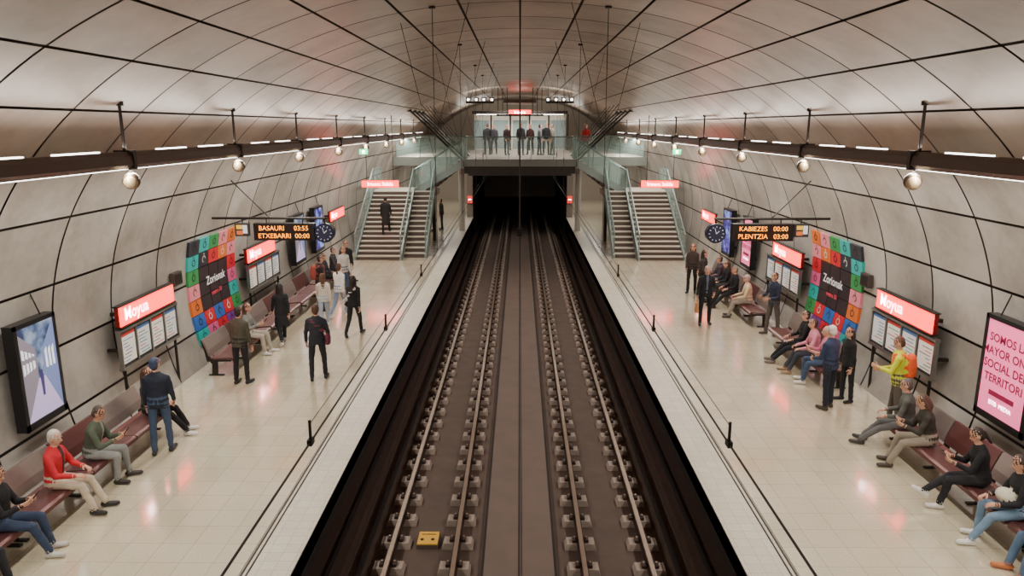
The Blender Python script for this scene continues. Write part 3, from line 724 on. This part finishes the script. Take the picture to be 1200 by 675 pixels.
person('seated_woman',(-hx,8.65,0),80,'sit',top=BLK,pants=(52,66,92),shoes=(200,196,190),hair=(40,28,24),fem=True,hs='long',phone=True,legs=((0,22,.05),(0,12,.1)),head=(5,25))
person('seated_man',(-hx,7.85,0),85,'sit',top=(30,30,34),pants=(40,40,46),hair=HD,legs=((0,20,.1),(0,10,.1)),bags=('lapbag',),accent=(60,58,60))
person('seated_man',(-hx,9.8,0),85,'sit',top=RED,pants=(206,190,168),shoes=(40,36,36),hair=(205,200,196),legs=((0,18,.06),(0,26,.12)),head=(5,10),lean=6,arms=((22,80,.18,.35),(24,85,.2,.5)),inner=(60,40,44))
person('seated_man',(-hx,10.75,0),80,'sit',top=(82,92,76),pants=(150,152,150),shoes=(50,44,40),hair=(74,60,50),skin=(196,146,120),legs=((0,-6,.1),(0,6,.16)),lean=14,head=(0,30),phone=True,inner=(150,150,140))
person('climbing_man',(-6.0,32.35,.87),0,'stand2',top=(30,30,32),pants=BLK,hair=HD,vox=.02,coat=True)
person('standing_man',(-4.75,39.7,0),-90,'stand',top=(84,92,84),pants=BLK,hair=HD,vox=.02,coat=True)
person('standing_woman',(-4.35,40.3,0),-90,'stand',top=(60,50,46),pants=BLK,hair=HD,fem=True,vox=.02)
person('walking_man',(5.6,44.5,0),-90,'walk',top=(40,38,40),pants=BLK,hair=HD,vox=.02)
mz=[(-1.85,42,BLK,0),(-1.5,43,(60,60,70),180),(-.75,42,(60,40,44),150),(.05,41.5,(50,50,60),170),(.6,42.3,(70,40,40),200),(1.1,41.6,(110,112,118),90),(1.5,42.4,BLK,180),(1.85,41.8,(120,110,104),-90)]
for x,y,c,fa in mz: person('standing_man',(x,y,MD),fa,'stand2',top=c,pants=(40,42,50),hair=random.choice([HD,HB]),h=random.uniform(1.66,1.78),vox=.02)
person('standing_woman',(3.45,38.7,MD),200,'stand',top=(190,46,44),pants=BLK,hair=HD,fem=True,vox=.02)
person('standing_man',(5.39,20.5,0),185,'stand2',top=(26,28,34),pants=(22,24,30),shoes=BLK,hair=(150,146,140),h=1.74,bags=('handbag',),accent=(190,140,98),arms=((2,14,.2,0),(4,60,.2,.2)),inner=(90,100,120))
person('seated_man',(hx,21.3,0),-80,'sit',top=(214,188,152),pants=(150,140,128),shoes=(60,50,46),hair=HG,lean=6,legs=((0,10,.1),(0,18,.15)))
person('seated_man',(hx-.05,22.6,0),-95,'sit',top=(26,26,30),pants=BLK,hair=(120,110,100),legs=((0,30,.15),(0,40,.1)),lean=0)
person('seated_woman',(hx,23.6,0),-85,'sit',top=BLK,pants=(60,60,66),hair=HB,fem=True,hs='long')
person('seated_man',(hx,24.5,0),-85,'sit',top=(70,60,66),pants=JEAN,hair=HD)
person('standing_woman',(6.0,23.4,0),120,'stand2',top=(52,46,46),pants=BLK,hair=HD,fem=True,hs='long')
person('standing_woman',(5.95,24.6,0),200,'stand',top=(66,54,50),pants=BLK,hair=HB,fem=True,hs='long')
person('standing_man',(7.0,19.45,0),-110,'stand2',top=(40,48,68),pants=(90,82,78),hair=HD,h=1.76,shoes=(90,86,84),arms=((15,85,.15,.35),(10,80,.15,.4)))
person('seated_man',(hx,16.95,0),-80,'sit',top=BLK,pants=(30,30,36),shoes=(120,110,104),hair=HD,legs=((0,35,.08),(0,42,.1)),lean=-2)
person('seated_woman',(hx,16.2,0),-80,'sit',top=(220,140,162),pants=(60,62,74),shoes=(170,140,110),hair=HB,fem=True,hs='short',legs=((0,26,.1),(0,20,.1)),lean=8)
person('seated_man',(hx,15.55,0),-80,'sit',top=(206,126,146),pants=JEAN,shoes=WHT,hair=(190,180,176),phone=True,lean=4)
person('standing_man',(6.3,14.05,0),-30,'stand',top=(44,58,88),pants=(30,34,48),shoes=(60,50,40),hair=(214,210,204),h=1.74,arms=((15,75,.15,.3),(10,70,.15,.3)),head=(0,15))
person('standing_woman',(6.85,14.45,0),-100,'stand',top=BLK,pants=BLK,hair=HD,fem=True,hs='long',h=1.6)
person('standing_man',(7.2,13.15,0),-60,'stand2',top=(206,214,50),pants=(92,84,76),shoes=(120,100,80),hair=HB,h=1.78,bags=('backpack',),accent=(236,92,40),head=(0,25),arms=((12,80,.15,.4),(20,100,.15,.4)))
person('seated_man',(hx,12.1,0),-60,'sit',top=(86,88,82),pants=(104,104,104),shoes=(60,56,54),hair=(90,84,80),legs=((0,38,.08),(0,44,.1)),lean=6,head=(0,15),inner=(40,40,44))
person('seated_woman',(hx,11.4,0),-75,'sit',top=(56,52,46),pants=(152,142,126),shoes=(70,60,50),hair=(84,62,48),fem=True,hs='long',legs=((0,16,.1),(0,24,.12)),lean=14,phone=True,head=(0,25))
person('seated_woman',(hx,10.0,0),-70,'sit',top=(24,24,28),pants=(34,34,38),shoes=(232,228,222),hair=(40,28,26),fem=True,hs='tail',legs=((88,48,-.25),(0,12,.1)),lean=10,phone=True,head=(0,25))
person('seated_woman',(hx,9.1,0),-78,'sit',top=(28,28,32),pants=(122,150,178),shoes=WHT,hair=(48,32,28),fem=True,hs='long',legs=((0,4,.1),(0,28,.16)),lean=8,bags=('lapbag',),accent=(206,198,180),head=(5,20))
person('seated_man',(hx,8.3,0),-80,'sit',top=(60,70,100),pants=(90,116,146),shoes=(200,120,70),hair=HD,legs=((0,14,.1),(0,6,.12)),phone=True,lean=6)
# ------------------------------------------------------------ world + camera
w=bpy.data.worlds.new('World'); bpy.context.scene.world=w; w.use_nodes=True
w.node_tree.nodes['Background'].inputs[0].default_value=(.8,.78,.75,1); w.node_tree.nodes['Background'].inputs[1].default_value=.05
cam=bpy.data.cameras.new('camera'); co=bpy.data.objects.new('camera',cam); bpy.context.collection.objects.link(co)
cam.sensor_width=36; cam.lens=25.5; cam.clip_end=300
co.location=(0,0,5.65); co.rotation_euler=(rad(90-12.57),0,rad(0.61))
bpy.context.scene.camera=co
